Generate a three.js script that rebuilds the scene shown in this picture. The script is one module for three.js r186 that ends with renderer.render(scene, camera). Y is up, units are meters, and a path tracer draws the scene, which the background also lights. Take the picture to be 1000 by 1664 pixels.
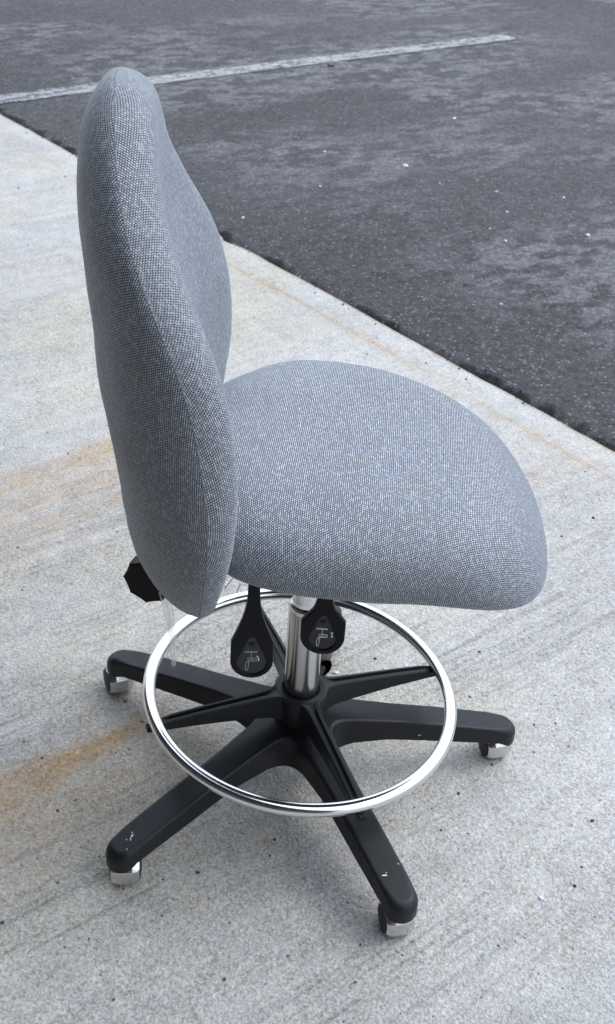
import * as THREE from 'three';
import { mergeGeometries, mergeVertices, toCreasedNormals } from 'three/addons/utils/BufferGeometryUtils.js';
import { RoundedBoxGeometry } from 'three/addons/geometries/RoundedBoxGeometry.js';

// ------------------------------------------------------------------ camera, sky, sun, exposure
const scene = new THREE.Scene();
const camera = new THREE.PerspectiveCamera(46.4, 615 / 1024, 0.05, 400);
{
  const m = new THREE.Matrix4().makeBasis(
    new THREE.Vector3(0.99857324, 0.05328475, -0.00349582),
    new THREE.Vector3(-0.04655644, 0.83668058, -0.54570881),
    new THREE.Vector3(-0.02615308, 0.54509297, 0.83796759));
  camera.quaternion.setFromRotationMatrix(m);
  camera.position.set(-0.0496, 1.3779, 1.3524);
  camera.focus = 1.7; camera.userData.fStop = 11;
}
const renderer = new THREE.WebGLRenderer({ antialias: true });
renderer.toneMapping = THREE.LinearToneMapping;
renderer.toneMappingExposure = 1.43;
renderer.shadowMap.enabled = true;
renderer.setSize(615, 1024);

// ground frame: e1 along the kerb line, e2 out across the car park
const E1 = new THREE.Vector3(0.6142, 0, 0.7892), E2 = new THREE.Vector3(0.7892, 0, -0.6142);
const PQ = (p, q, y = 0) => new THREE.Vector3(E1.x * p + E2.x * q, y, E1.z * p + E2.z * q);
const EDGE = 1.253;

// seeded random and lattice noise
function rng(seed) { let a = seed >>> 0; return () => { a = (a + 0x6D2B79F5) | 0; let t = Math.imul(a ^ (a >>> 15), 1 | a); t = (t + Math.imul(t ^ (t >>> 7), 61 | t)) ^ t; return ((t ^ (t >>> 14)) >>> 0) / 4294967296; }; }
const LN = 512, LAT = new Float32Array(LN * LN);
{ const r = rng(77); for (let i = 0; i < LAT.length; i++) LAT[i] = r(); }
function vn(x, y) {                                            // value noise 0..1
  const xi = Math.floor(x), yi = Math.floor(y); let fx = x - xi, fy = y - yi;
  fx = fx * fx * (3 - 2 * fx); fy = fy * fy * (3 - 2 * fy);
  const x0 = xi & 511, x1 = (xi + 1) & 511, y0 = (yi & 511) << 9, y1 = ((yi + 1) & 511) << 9;
  const a = LAT[y0 + x0], b = LAT[y0 + x1], c = LAT[y1 + x0], d = LAT[y1 + x1];
  return a + (b - a) * fx + (c - a + (a - b - c + d) * fx) * fy;
}
function fbm(x, y, n) { let s = 0, a = 0.5, t = 0; for (let i = 0; i < n; i++) { s += a * vn(x, y); t += a; a *= 0.55; x = x * 2.03 + 17.3; y = y * 2.03 + 5.7; } return s / t; }
const hash = (i, j) => LAT[((j & 511) << 9) + (i & 511)];
const clamp = (x, a = 0, b = 1) => Math.min(b, Math.max(a, x));
const sst = (a, b, x) => { const t = clamp((x - a) / (b - a)); return t * t * (3 - 2 * t); };
const mix = (a, b, t) => a + (b - a) * t;

// sky: thin bright overcast, a little brighter over the open car park; no sun disc
const SUN = new THREE.Vector3().addScaledVector(E2, 0.55).addScaledVector(E1, 0.25).add(new THREE.Vector3(0, 0.85, 0)).normalize();
{
  const W = 512, H = 256, d = new Float32Array(W * H * 4);
  for (let j = 0; j < H; j++) for (let i = 0; i < W; i++) {
    const el = ((j + 0.5) / H - 0.5) * Math.PI, az = ((i + 0.5) / W - 0.5) * 2 * Math.PI;
    const dx = Math.cos(az) * Math.cos(el), dy = Math.sin(el), dz = Math.sin(az) * Math.cos(el);
    const up = Math.max(0, dy);
    const k = 3 / (0.35 + up);
    const cl = fbm(dx * k + 40, dz * k + 40, 5);
    const s = Math.max(0, dx * SUN.x + dy * SUN.y + dz * SUN.z);
    let L = 0.82 + 0.3 * up + 0.75 * Math.pow(s, 3);
    L *= 0.82 + 0.36 * cl;
    const b = 0.55 + 0.45 * sst(0.35, 0.65, cl);                 // 1 = cloud, less = blue showing through
    const o = (j * W + i) * 4;
    if (dy < -0.02) { d[o] = 0.12; d[o + 1] = 0.12; d[o + 2] = 0.13; } else { d[o] = L * mix(0.75, 0.92, b); d[o + 1] = L * mix(0.92, 1.0, b); d[o + 2] = L * mix(1.21, 1.14, b); }
    d[o + 3] = 1;
  }
  const sky = new THREE.DataTexture(d, W, H, THREE.RGBAFormat, THREE.FloatType);
  sky.mapping = THREE.EquirectangularReflectionMapping; sky.magFilter = sky.minFilter = THREE.LinearFilter; sky.needsUpdate = true;
  scene.background = sky; scene.environment = sky;
}
const sun = new THREE.DirectionalLight(0xfff9f2, 0.85);
sun.position.copy(SUN).multiplyScalar(12); sun.castShadow = true; sun.shadow.radius = 55;
sun.shadow.camera.left = sun.shadow.camera.bottom = -3; sun.shadow.camera.right = sun.shadow.camera.top = 3; sun.shadow.camera.far = 30;
sun.shadow.mapSize.set(2048, 2048);
scene.add(sun, sun.target);

// ------------------------------------------------------------------ helpers
const used = {};
function numbered(n) { const k = used[n] = (used[n] ?? -1) + 1; return k ? `${n}_${String(k).padStart(3, '0')}` : n; }
function mesh(name, geo, mat, parent) { const o = new THREE.Mesh(geo, mat); o.name = parent ? name : numbered(name); o.castShadow = o.receiveShadow = true; (parent ?? scene).add(o); return o; }
function tag(o, label, category, group) { o.userData.label = label; o.userData.category = category; if (group) o.userData.group = group; return o; }
function struct(o) { o.userData.kind = 'structure'; return o; }
const V = (x, y, z) => new THREE.Vector3(x, y, z);
function toTex(data, w, h, srgb = true, wrap = THREE.RepeatWrapping) {
  const t = new THREE.DataTexture(data, w, h, THREE.RGBAFormat, THREE.UnsignedByteType);
  t.wrapS = t.wrapT = wrap; t.magFilter = THREE.LinearFilter; t.minFilter = THREE.LinearMipmapLinearFilter; t.generateMipmaps = true; t.anisotropy = 8;
  if (srgb) t.colorSpace = THREE.SRGBColorSpace; t.needsUpdate = true; return t;
}
const S8 = new Uint8Array(4097); for (let i = 0; i <= 4096; i++) { const c = i / 4096; S8[i] = Math.round(255 * (c <= 0.0031308 ? 12.92 * c : 1.055 * Math.pow(c, 1 / 2.4) - 0.055)); }
const enc = (c) => S8[c <= 0 ? 0 : c >= 1 ? 4096 : (c * 4096) | 0];
// paints colour (and height, 0..1) of a rectangle of ground given in (p, q) metres
function groundTex(fn, p0, p1, q0, q1, w, h, seed) {
  const c = new Uint8Array(w * h * 4), b = new Uint8Array(w * h * 4), out = [0, 0, 0, 0.5], r = rng(seed);
  for (let j = 0; j < h; j++) { const q = q0 + (q1 - q0) * (j + 0.5) / h; for (let i = 0; i < w; i++) {
    const p = p0 + (p1 - p0) * (i + 0.5) / w; fn(p, q, out, r);
    const o = (j * w + i) * 4; c[o] = enc(out[0]); c[o + 1] = enc(out[1]); c[o + 2] = enc(out[2]); c[o + 3] = 255;
    b[o] = b[o + 1] = b[o + 2] = clamp(out[3]) * 255; b[o + 3] = 255;
  } }
  return [toTex(c, w, h), toTex(b, w, h, false)];
}

// ------------------------------------------------------------------ ground colours
// sparse specks: one candidate per cell, returns strength
function speck(p, q, cell, prob, rmin, rmax, salt) {
  const x = p / cell, y = q / cell, i = Math.floor(x), j = Math.floor(y); let s = 0;
  const h = hash(i * 7 + salt, j * 13 + salt * 3); if (h > prob) return 0;
  const cx = 0.25 + 0.5 * hash(i + salt * 5, j * 3 + 11), cy = 0.25 + 0.5 * hash(i * 3 + 29, j + salt), r = mix(rmin, rmax, Math.pow(hash(i + 91, j + salt * 7), 3)) / cell;
  const dx = x - i - cx, dy = y - j - cy, ang = 0.5 + vn(p * 900 + salt, q * 900); s = 1 - sst(r * 0.7, r * 1.2, Math.hypot(dx, dy) * ang * 1.1);
  return s;
}
function concreteAt(p, q, o, r) {
  const wob = (vn(p * 2.2, q * 2.2 + 9) - 0.5) * 0.05, pp = p + wob * 0.35;
  const macro = fbm(p * 1.1 + 3, q * 1.1 + 8, 4) - 0.5, mid = fbm(p * 9 + 31, q * 5 + 2, 3) - 0.5;
  const border = sst(EDGE - 0.075, EDGE - 0.055, q + (vn(p * 14, 3) - 0.5) * 0.012);              // trowelled margin along the edge
  // broom marks: fine grooves running out to the edge, deeper in some sweeps than others
  const g1 = vn(pp * 120 + 5, q * 3.2), g2 = vn(pp * 250 + 55, q * 9), sweep = 0.35 + 1.1 * sst(0.35, 0.7, fbm(p * 5 + 2, q * 2 + 4, 2));
  const groove = (sst(0.62, 0.82, g1) + 0.7 * sst(0.62, 0.85, g2)) * sweep * (1 - 0.8 * border) * mix(0.35, 1, sst(-1.6, -0.5, p));
  const br = (vn(pp * 40 + 50, q * 2.2) - 0.5) * 0.55 + (vn(pp * 90, q * 3) - 0.5) * 0.4 - groove;
  const blot = fbm(p * 34 + 7, q * 30 + 77, 3) - 0.5, gr = vn(p * 520, q * 520) - 0.5, gr2 = vn(p * 260 + 90, q * 260) - 0.5, wn = r() - 0.5;
  let L = 0.402 * (1 + 0.3 * macro + 0.22 * mid + 0.115 * br + 0.26 * blot + 0.56 * gr + 0.2 * gr2 + 0.3 * wn + 0.05 * border);
  let R = L * 1.0, G = L * 0.987, B = L * 0.95;
  // warm and grey tints
  const tint = fbm(p * 2.3 + 60, q * 1.4 + 20, 4); const wm = sst(0.5, 0.72, tint) * 0.5; R *= 1 + 0.05 * wm; B *= 1 - 0.16 * wm;
  const spk = sst(0.6, 0.78, vn(p * 240 + 9, q * 240 + 4)) * sst(0.3, 0.6, fbm(p * 6, q * 4 + 70, 2)) * 0.36; R *= 1 - spk * 0.35; G *= 1 - spk * 0.55; B *= 1 - spk * 0.75;      // sand grains
  const wsp = sst(0.78, 0.9, vn(p * 260 + 44, q * 260)) * 0.3; R += wsp * 0.3; G += wsp * 0.3; B += wsp * 0.3;
  // rust washed along the broom lines
  const n1 = fbm(p * 26 + 3, q * 5 + 3, 4), n2 = fbm(p * 70, q * 22, 3);
  let st = 0;
  { const u = (p + 0.238 + 0.03 * (q + 0.13)) , w = 0.017 + 0.062 * sst(-0.1, -0.7, q); st = Math.max(st, Math.exp(-u * u / (w * w)) * sst(-0.06, -0.17, q) * 2.0 * (0.5 + n1 * 0.9)); }
  { const u = p + 0.16, w = 0.11; st = Math.max(st, Math.exp(-u * u / (w * w)) * sst(0.1, -0.5, q) * 0.6 * (0.2 + n1 * 1.4)); }
  { const u = p + 1.03 + 0.1 * (q - 0.1), w = 0.048; st = Math.max(st, Math.exp(-u * u / (w * w)) * sst(-0.9, -0.2, q) * sst(0.75, 0.2, q) * 1.35 * (0.25 + n1 * 1.2)); }
  { const u = p + 0.93, w = 0.16; st = Math.max(st, Math.exp(-u * u / (w * w)) * sst(0.65, 0.1, q) * 0.6 * (0.1 + n1 * 1.5)); }
  { const u = p + 2.0, w = 0.1; st = Math.max(st, Math.exp(-u * u / (w * w)) * 0.16 * n1); }
  { const u = p + 0.45, w = 0.1; st = Math.max(st, Math.exp(-u * u / (w * w)) * sst(0.3, 0.55, q) * 0.3 * n1 * n1 * 2); }
  st = clamp(st * (0.25 + 0.9 * n2 + 1.1 * gr + 0.6 * (n1 - 0.5)));
  R *= mix(1, 0.97, st); G *= mix(1, 0.73, st); B *= mix(1, 0.48, st);
  // rust line left beside the edge
  { const line = q - (1.137 + (vn(p * 3, 40) - 0.5) * 0.02 + (p + 2) * 0.004), w = 0.006 + 0.012 * vn(p * 9, 7);
    const s = Math.exp(-line * line / (w * w)) * sst(0.3, 0.66, fbm(p * 6 + 8, q * 60, 4)) * (0.4 + 0.9 * vn(p * 60, q * 140)) * sst(-3.6, -1.6, p) * 0.6 + Math.exp(-line * line / 0.0016) * 0.13 * n1;
    R *= 1 - 0.12 * s; G *= 1 - 0.36 * s; B *= 1 - 0.6 * s; }
  { const s = sst(EDGE - 0.014, EDGE - 0.001, q + (n2 - 0.5) * 0.01) * 0.7; R *= mix(1, 0.72, s); G *= mix(1, 0.55, s); B *= mix(1, 0.4, s); }
  // pits, grit
  const dk = Math.max(speck(p, q, 0.055, 0.16, 0.001, 0.0035, 5), speck(p + 3, q + 1, 0.017, 0.16, 0.0006, 0.0018, 23));
  const bn = speck(p + 8, q + 2, 0.06, 0.22, 0.0015, 0.006, 41);
  R *= 1 - 0.75 * dk; G *= 1 - 0.76 * dk; B *= 1 - 0.74 * dk; R *= 1 - 0.1 * bn; G *= 1 - 0.32 * bn; B *= 1 - 0.5 * bn;
  o[0] = R; o[1] = G; o[2] = B; o[3] = 0.55 + 0.2 * br * (1 - border) + 0.35 * gr + 0.3 * gr2 + 0.2 * blot - 0.4 * dk;
}
function asphaltAt(p, q, o, r) {
  // aggregate: nearest stone in a jittered grid
  const cell = 0.0085, x = p / cell, y = q / cell, xi = Math.floor(x), yi = Math.floor(y); let dm = 9, id = 0;
  for (let a = -1; a <= 1; a++) for (let b = -1; b <= 1; b++) { const i = xi + a, j = yi + b, dx = i + 0.15 + 0.7 * hash(i * 3 + 1, j * 5) - x, dy = j + 0.15 + 0.7 * hash(i * 5, j * 3 + 7) - y, d = dx * dx + dy * dy; if (d < dm) { dm = d; id = hash(i * 7 + 3, j * 11 + 5); } }
  const stone = 1 - sst(0.08, 0.34, dm);
  const macro = fbm(p * 0.7 + 10, q * 0.7 + 3, 4), f = fbm(p * 55, q * 55 + 8, 3) - 0.5, wn = r() - 0.5;
  let L = 0.052 * (1 + 0.7 * (macro - 0.5) + 1.0 * f + 0.7 * wn);
  L += stone * (0.034 * (hash((id * 4096) | 0, 77) - 0.42) + 0.16 * Math.pow(id, 13)) - (1 - stone) * 0.009;
  // dried pale dust lying in ragged patches
  const w1 = fbm(p * 1.6 + 4, q * 0.9 + 7, 4), w2 = fbm(p * 15 + 2, q * 8 + 1, 5), w3 = vn(p * 120, q * 120);
  let du = sst(0.36, 0.62, w1) * sst(0.42, 0.58, fbm(p * 24 + 2, q * 13 + 1, 5) * 0.6 + w2 * 0.4) * (0.5 + w3) * sst(EDGE + 0.15, EDGE + 0.7, q);
  const q2 = q - 3.2, p2 = p + 4.85; du = Math.max(du, Math.exp(-(q2 * q2 / 0.3 + p2 * p2 / 0.03)) * sst(0.35, 0.6, w2) * 0.8);
  L += du * 0.072 * (0.4 + 0.9 * vn(p * 60, q * 60));
  // bare black tar along the joint with the slab
  const tar = 1 - sst(0.03, 0.058, q - EDGE + (fbm(p * 13, q * 8, 3) - 0.45) * 0.12);
  L *= 1 - 0.86 * tar;
  o[0] = L * 0.99; o[1] = L * 0.975; o[2] = L * 1.03; o[3] = 0.3 + 0.45 * stone * (0.5 + id * 0.5) + 0.3 * f;
}
// flat rectangles of ground as groups of one geometry: [p0, p1, q0, q1, u0, u1, v0, v1, materialIndex]
const rag = (p) => (vn(p * 3.1, 61) - 0.5) * 0.005 + (vn(p * 19, 17) - 0.5) * 0.004 - 0.02 * Math.pow(vn(p * 7, 91), 12);
function groundGeo(rects, y, yAt, ragged) {
  const pos = [], uv = [], nor = [], g = new THREE.BufferGeometry(); let n = 0;
  for (const [p0, p1, q0, q1, tp, tq, lp, lq, mi, np = 1, nq = 1] of rects) {
    const start = n;
    for (let a = 0; a < np; a++) for (let b = 0; b < nq; b++) {
      const pa = mix(p0, p1, a / np), pb = mix(p0, p1, (a + 1) / np), qa = mix(q0, q1, b / nq), qb = mix(q0, q1, (b + 1) / nq);
      for (const [p, q] of [[pa, qa], [pb, qa], [pb, qb], [pa, qa], [pb, qb], [pa, qb]]) {
        const w = PQ(p, ragged && q === EDGE ? q + rag(p) : q, y + (yAt ? yAt(p, q) : 0)); pos.push(w.x, w.y, w.z); uv.push((p - tp) / lp, (q - tq) / lq); nor.push(0, 1, 0); n++;
      }
    }
    g.addGroup(start, n - start, mi);
  }
  g.setAttribute('position', new THREE.Float32BufferAttribute(pos, 3)); g.setAttribute('uv', new THREE.Float32BufferAttribute(uv, 2)); g.setAttribute('normal', new THREE.Float32BufferAttribute(nor, 3));
  return g;
}
const stdTex = ([map, bump], rough, scale, spec = 1) => new THREE.MeshPhysicalMaterial({ map, bumpMap: bump, bumpScale: scale, roughness: rough, specularIntensity: spec });

// ------------------------------------------------------------------ structure: ground, asphalt, line, slab, building
{
  const g = new THREE.PlaneGeometry(360, 360); g.rotateX(-Math.PI / 2); g.translate(0, -0.14, 0);
  struct(mesh('ground', g, new THREE.MeshStandardMaterial({ color: new THREE.Color().setRGB(0.09, 0.09, 0.075), roughness: 1 })));
}
{
  const near = stdTex(groundTex(asphaltAt, -3.4, 0.2, EDGE, 3.2, 2048, 2048, 3), 0.8, 0.004, 0.6);
  const far = stdTex(groundTex(asphaltAt, -8.2, 2.2, EDGE, 9.2, 2048, 2048, 4), 0.8, 0.004, 0.6);
  // the asphalt edge sags raggedly into the joint
  const dip = (p, q) => -0.032 * (1 - sst(0.0, 0.045, q - EDGE - (vn(p * 9, 2) - 0.3) * 0.02)) + (vn(p * 25, q * 25) - 0.5) * 0.003 * (1 - sst(0.05, 0.2, q - EDGE));
  const T = [EDGE, 1.0];
  const g = groundGeo([
    [-3.4, 0.2, EDGE - 0.01, EDGE + 0.2, -3.4, EDGE, 3.6, 3.2 - EDGE, 0, 360, 22], [-3.4, 0.2, EDGE + 0.2, 3.2, -3.4, EDGE, 3.6, 3.2 - EDGE, 0],
    [-8.2, -3.4, EDGE - 0.01, EDGE + 0.2, -8.2, EDGE, 10.4, 9.2 - EDGE, 1, 240, 12], [-8.2, -3.4, EDGE + 0.2, 9.2, -8.2, EDGE, 10.4, 9.2 - EDGE, 1], [-3.4, 0.2, 3.2, 9.2, -8.2, EDGE, 10.4, 9.2 - EDGE, 1], [0.2, 2.2, EDGE - 0.01, 9.2, -8.2, EDGE, 10.4, 9.2 - EDGE, 1],
    [-60, 60, 9.2, 70, -8.2, EDGE + 0.0, 10.4, -(9.2 - EDGE), 1], [-60, -8.2, EDGE - 0.01, 9.2, -8.2, EDGE, -10.4, 9.2 - EDGE, 1], [2.2, 60, EDGE - 0.01, 9.2, -8.2, EDGE, -10.4, 9.2 - EDGE, 1],
  ], -0.009, dip);
  struct(mesh('asphalt', g, [near, far]));
}
{
  // worn parking-bay line
  const w = 1024, h = 64, c = new Uint8Array(w * h * 4), al = new Uint8Array(w * h * 4), out = [0, 0, 0, 0], r = rng(12), L = 3.24, Wd = 0.15;
  for (let j = 0; j < h; j++) for (let i = 0; i < w; i++) {
    const q = EDGE + 0.02 + L * i / w, t = (j + 0.5) / h, p = -3.975 + Wd * t;
    const n = fbm(q * 18, p * 40, 4), n2 = fbm(q * 90, p * 90, 2), edge = Math.min(t, 1 - t) * Wd, endq = EDGE + 0.02 + L - q;
    const here = sst(0.004, 0.02, Math.min(edge, endq) - (n - 0.5) * 0.04) , cover = here * sst(0.36, 0.6, n * 0.6 + n2 * 0.45);
    asphaltAt(p, q, out, r); const k = cover * (0.33 + 0.5 * n2), o = (j * w + i) * 4;
    for (let m = 0; m < 3; m++) c[o + m] = enc(mix(out[m], [0.42, 0.43, 0.44][m], k)); c[o + 3] = 255;
    al[o] = al[o + 1] = al[o + 2] = here > 0.12 ? 255 : 0; al[o + 3] = 255;
  }
  const m = new THREE.MeshStandardMaterial({ map: toTex(c, w, h, true, THREE.ClampToEdgeWrapping), alphaMap: toTex(al, w, h, false, THREE.ClampToEdgeWrapping), alphaTest: 0.5, roughness: 0.8 });
  const g = groundGeo([[-3.975, -3.825, EDGE + 0.06, EDGE + 0.02 + L, 0, 0, 1, 1, 0]], -0.006);
  const u = g.attributes.uv; for (let i = 0; i < u.count; i++) { const p = u.getX(i), q = u.getY(i); u.setXY(i, (q - EDGE - 0.02) / L, (p + 3.975) / Wd); }
  g.clearGroups(); struct(mesh('parking_line', g, m));
}
{
  const near = stdTex(groundTex(concreteAt, -1.3, 0.8, -0.72, EDGE, 2048, 2048, 5), 0.92, 0.0022);
  const far = stdTex(groundTex(concreteAt, -4.0, -1.3, -0.72, EDGE, 2048, 1536, 6), 0.92, 0.0022);
  const H = EDGE + 0.72;
  const g = groundGeo([
    [-1.3, 0.8, -0.72, EDGE, -1.3, -0.72, 2.1, H, 0, 210, 1], [-4.0, -1.3, -0.72, EDGE, -4.0, -0.72, 2.7, H, 1, 180, 1],
    [-30, -4.0, -0.72, EDGE, -4.0, -0.72, -2.7, H, 1], [0.8, 30, -0.72, EDGE, -1.3, -0.72, 2.1, H, 0], [-30, 30, -2.6, -0.72, -1.3, -0.72, 2.1, -H, 0]], 0, null, true);
  // vertical face of the edge, following the same chipped line
  const side = new THREE.BufferGeometry(), sp = [], su = [], ps = [-30]; for (let i = 0; i <= 180; i++) ps.push(-4 + 2.7 * i / 180); for (let i = 1; i <= 210; i++) ps.push(-1.3 + 2.1 * i / 210); ps.push(30);
  for (let i = 0; i < ps.length - 1; i++) { const a = PQ(ps[i], EDGE + rag(ps[i])), c = PQ(ps[i + 1], EDGE + rag(ps[i + 1])); sp.push(a.x, 0, a.z, a.x, -0.13, a.z, c.x, -0.13, c.z, a.x, 0, a.z, c.x, -0.13, c.z, c.x, 0, c.z); for (const [k, v] of [[0, 0], [0, 0.06], [1, 0.06], [0, 0], [1, 0.06], [1, 0]]) su.push(ps[i + k] / 2.1, v); }
  side.setAttribute('position', new THREE.Float32BufferAttribute(sp, 3)); side.setAttribute('uv', new THREE.Float32BufferAttribute(su, 2)); side.computeVertexNormals();
  const n0 = g.attributes.position.count, all = mergeGeometries([g, side]);
  for (const x of g.groups) all.addGroup(x.start, x.count, x.materialIndex); all.addGroup(n0, sp.length / 3, 0);
  struct(mesh('concrete_slab', all, [near, far]));
}
{
  // the building the apron belongs to, behind the photographer: shades the near side and shows in the chrome
  const b = new THREE.Group(); b.name = numbered('brick_building'); scene.add(b);
  b.position.copy(PQ(0, -2.6)); b.rotation.y = Math.atan2(-E1.z, E1.x);                 // local x = along the wall, local -z = out to the car park
  tag(b, 'dark brown brick building with canopy behind the apron, outside the frame', 'building');
  const brick = new THREE.MeshStandardMaterial({ color: new THREE.Color().setRGB(0.2, 0.13, 0.09), roughness: 0.9 });
  const dark = new THREE.MeshStandardMaterial({ color: new THREE.Color().setRGB(0.05, 0.05, 0.055), roughness: 0.5 });
  const B = (w, h, d, x, y, z) => { const g = new THREE.BoxGeometry(w, h, d); g.translate(x, y, z); return g; };
  mesh('wall', mergeGeometries([B(8, 5, 0.3, -6.6, 2.5, 0.15), B(8, 5, 0.3, 6.6, 2.5, 0.15), B(5.2, 2.2, 0.3, 0, 3.9, 0.15)]), brick, b);
  mesh('garage_door', B(5.2, 2.8, 0.06, 0, 1.4, 0.2), dark, b);
  mesh('roof', B(22, 0.3, 9, 0, 5.15, 4), dark, b);
  mesh('canopy', B(21, 0.22, 1.7, 0, 2.6, -0.852), dark, b);
}
// ------------------------------------------------------------------ chair
const chair = new THREE.Group(); chair.name = numbered('drafting_chair'); scene.add(chair);
tag(chair, 'grey tweed armless drafting chair with chrome foot ring and five-legged black base, standing on concrete', 'chair');

// upholstery: dark ground with staggered pale floats, 2.4 x 3.2 mm pitch
const FAB = (() => {
  const NC = 96, NR = 72, px = 16, W = NC * px, H = 1152, c = new Uint8Array(W * H * 4), b = new Uint8Array(W * H * 4), r = rng(21);
  const bright = new Float32Array(NC * NR), long_ = new Uint8Array(NC * NR);
  for (let i = 0; i < bright.length; i++) { const ci = Math.floor(i / NR), ri = i % NR; bright[i] = 0.9 + 0.16 * r(); const f = (ci * 3 / 16 + ri * 5 / 12 + 2.4 * vn(ci * 0.21, ri * 0.21) + 0.32 * r()) % 1; long_[i] = f < 0.25 ? 1 : 0; }
  for (let y = 0; y < H; y++) for (let x = 0; x < W; x++) {
    const ci = Math.floor(x / px), u = (x / px - ci) * 2 - 1, yy = ((y / H) * NR + (ci & 1) * 0.5 + NR) % NR, ri = Math.floor(yy), v = (yy - ri) * 2 - 1;
    const k = ci * NR + ri, len = long_[k] ? 0.98 : 0.54, wid = 0.54;
    const d = Math.pow(Math.abs(u) / wid, 3) + Math.pow(Math.abs(v) / len, 4), fl = 1 - sst(0.55, 1.05, d);
    const weft = 0.5 + 0.5 * Math.cos((y / H) * NR * 2 * Math.PI * 2), fib = vn(x * 0.9, y * 0.35) , fib2 = vn(x * 0.25 + 9, y * 0.8);
    const base = 0.045 + 0.06 * weft * (0.4 + 0.8 * fib2) + 0.02 * fib;
    const pale = (0.62 + 0.1 * fib) * bright[k];
    const L = mix(base, pale, fl), o = (y * W + x) * 4;
    c[o] = enc(L * 0.92); c[o + 1] = enc(L * 1.0); c[o + 2] = enc(L * 1.11); c[o + 3] = 255;
    const hgt = fl * (0.6 + 0.4 * Math.cos(u * 1.4)) * 0.7 + weft * 0.25 * (1 - fl) + 0.1 * fib;
    b[o] = b[o + 1] = b[o + 2] = clamp(hgt) * 255; b[o + 3] = 255;
  }
  const mk = (rot) => { const t = toTex(c, W, H), bb = toTex(b, W, H, false); for (const q of [t, bb]) { q.repeat.set(1 / (NC * 0.0024), 1 / (NR * 0.0032)); q.rotation = rot; } return new THREE.MeshPhysicalMaterial({ map: t, bumpMap: bb, bumpScale: 0.0007, roughness: 0.56, sheen: 1, sheenRoughness: 0.5, sheenColor: new THREE.Color().setRGB(0.84, 0.93, 1.0), side: THREE.DoubleSide }); };
  return mk(0);
})();
const plasticTex = (() => { const n = 256, b = new Uint8Array(n * n * 4), r = rng(4); for (let i = 0; i < n * n; i++) { const v = 110 + 60 * r() + 60 * vn((i % n) * 0.5, Math.floor(i / n) * 0.5); b[4 * i] = b[4 * i + 1] = b[4 * i + 2] = v; b[4 * i + 3] = 255; } const t = toTex(b, n, n, false); t.repeat.set(12, 12); return t; })();
const smudge = (() => { const n = 512, b = new Uint8Array(n * n * 4); for (let j = 0; j < n; j++) for (let i = 0; i < n; i++) { const v = 200 + 45 * sst(0.3, 0.75, fbm(i * 0.03, j * 0.03, 5)) + 25 * (vn(i * 0.9, j * 0.06) - 0.5), o = (j * n + i) * 4; b[o] = b[o + 1] = b[o + 2] = clamp(v, 0, 255); b[o + 3] = 255; } const t = toTex(b, n, n, false); t.repeat.set(1.7, 1.7); return t; })();
const PLA = new THREE.MeshPhysicalMaterial({ color: new THREE.Color().setRGB(0.013, 0.0138, 0.016), roughness: 0.47, roughnessMap: smudge, specularIntensity: 0.55, bumpMap: plasticTex, bumpScale: 0.00012 });
const PLA2 = new THREE.MeshPhysicalMaterial({ color: new THREE.Color().setRGB(0.006, 0.006, 0.0075), roughness: 0.4, specularIntensity: 0.35 });
const RUB = new THREE.MeshStandardMaterial({ color: new THREE.Color().setRGB(0.012, 0.012, 0.013), roughness: 0.55 });
const CHR = new THREE.MeshStandardMaterial({ color: new THREE.Color().setRGB(0.8, 0.8, 0.8), metalness: 1, roughness: 0.16 });
const CHRB = new THREE.MeshStandardMaterial({ color: new THREE.Color().setRGB(0.66, 0.65, 0.63), metalness: 1, roughness: 0.2 });
const STEEL = new THREE.MeshStandardMaterial({ color: new THREE.Color().setRGB(0.5, 0.5, 0.5), metalness: 1, roughness: 0.3 });

// ---- upholstered pads: a grid of rings (rho) by angles (phi); uv = arc length from the centre
function padGeo(point, rhos, NP, dirOf) {
  const pos = [], uv = [], idx = [], NR = rhos.length;
  for (let j = 0; j < NP; j++) {
    const ph = 2 * Math.PI * j / NP; let len = 0, prev = point(0, ph); const al = dirOf(ph), ca = Math.cos(al), sa = Math.sin(al);
    for (let i = 0; i < NR; i++) { const q = point(rhos[i], ph); len += q.distanceTo(prev); prev = q; pos.push(q.x, q.y, q.z); uv.push(ca * len, sa * len); }
  }
  for (let j = 0; j < NP; j++) for (let i = 0; i < NR - 1; i++) { const a = j * NR + i, b = ((j + 1) % NP) * NR + i; if (i > 0) idx.push(a, b, a + 1); idx.push(b, b + 1, a + 1); }
  const g = new THREE.BufferGeometry(); g.setAttribute('position', new THREE.Float32BufferAttribute(pos, 3)); g.setAttribute('uv', new THREE.Float32BufferAttribute(uv, 2)); g.setIndex(idx);
  // normals joined at the centre
  g.computeVertexNormals(); const n = g.attributes.normal, c = V(0, 0, 0);
  for (let j = 0; j < NP; j++) c.add(V(n.getX(j * NR), n.getY(j * NR), n.getZ(j * NR))); c.normalize();
  for (let j = 0; j < NP; j++) n.setXYZ(j * NR, c.x, c.y, c.z);
  return g;
}
const spow = (v, e) => Math.sign(v) * Math.pow(Math.abs(v), e);
const yawed = (v, psi) => { const c = Math.cos(psi), s = Math.sin(psi); return V(c * v.x - s * v.z, v.y, s * v.x + c * v.z); };
const lump = (a, b, s) => (vn(a * 7 + s, b * 7 + s * 3) - 0.5) * 0.004 + (vn(a * 19 + s, b * 19) - 0.5) * 0.0012;

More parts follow.
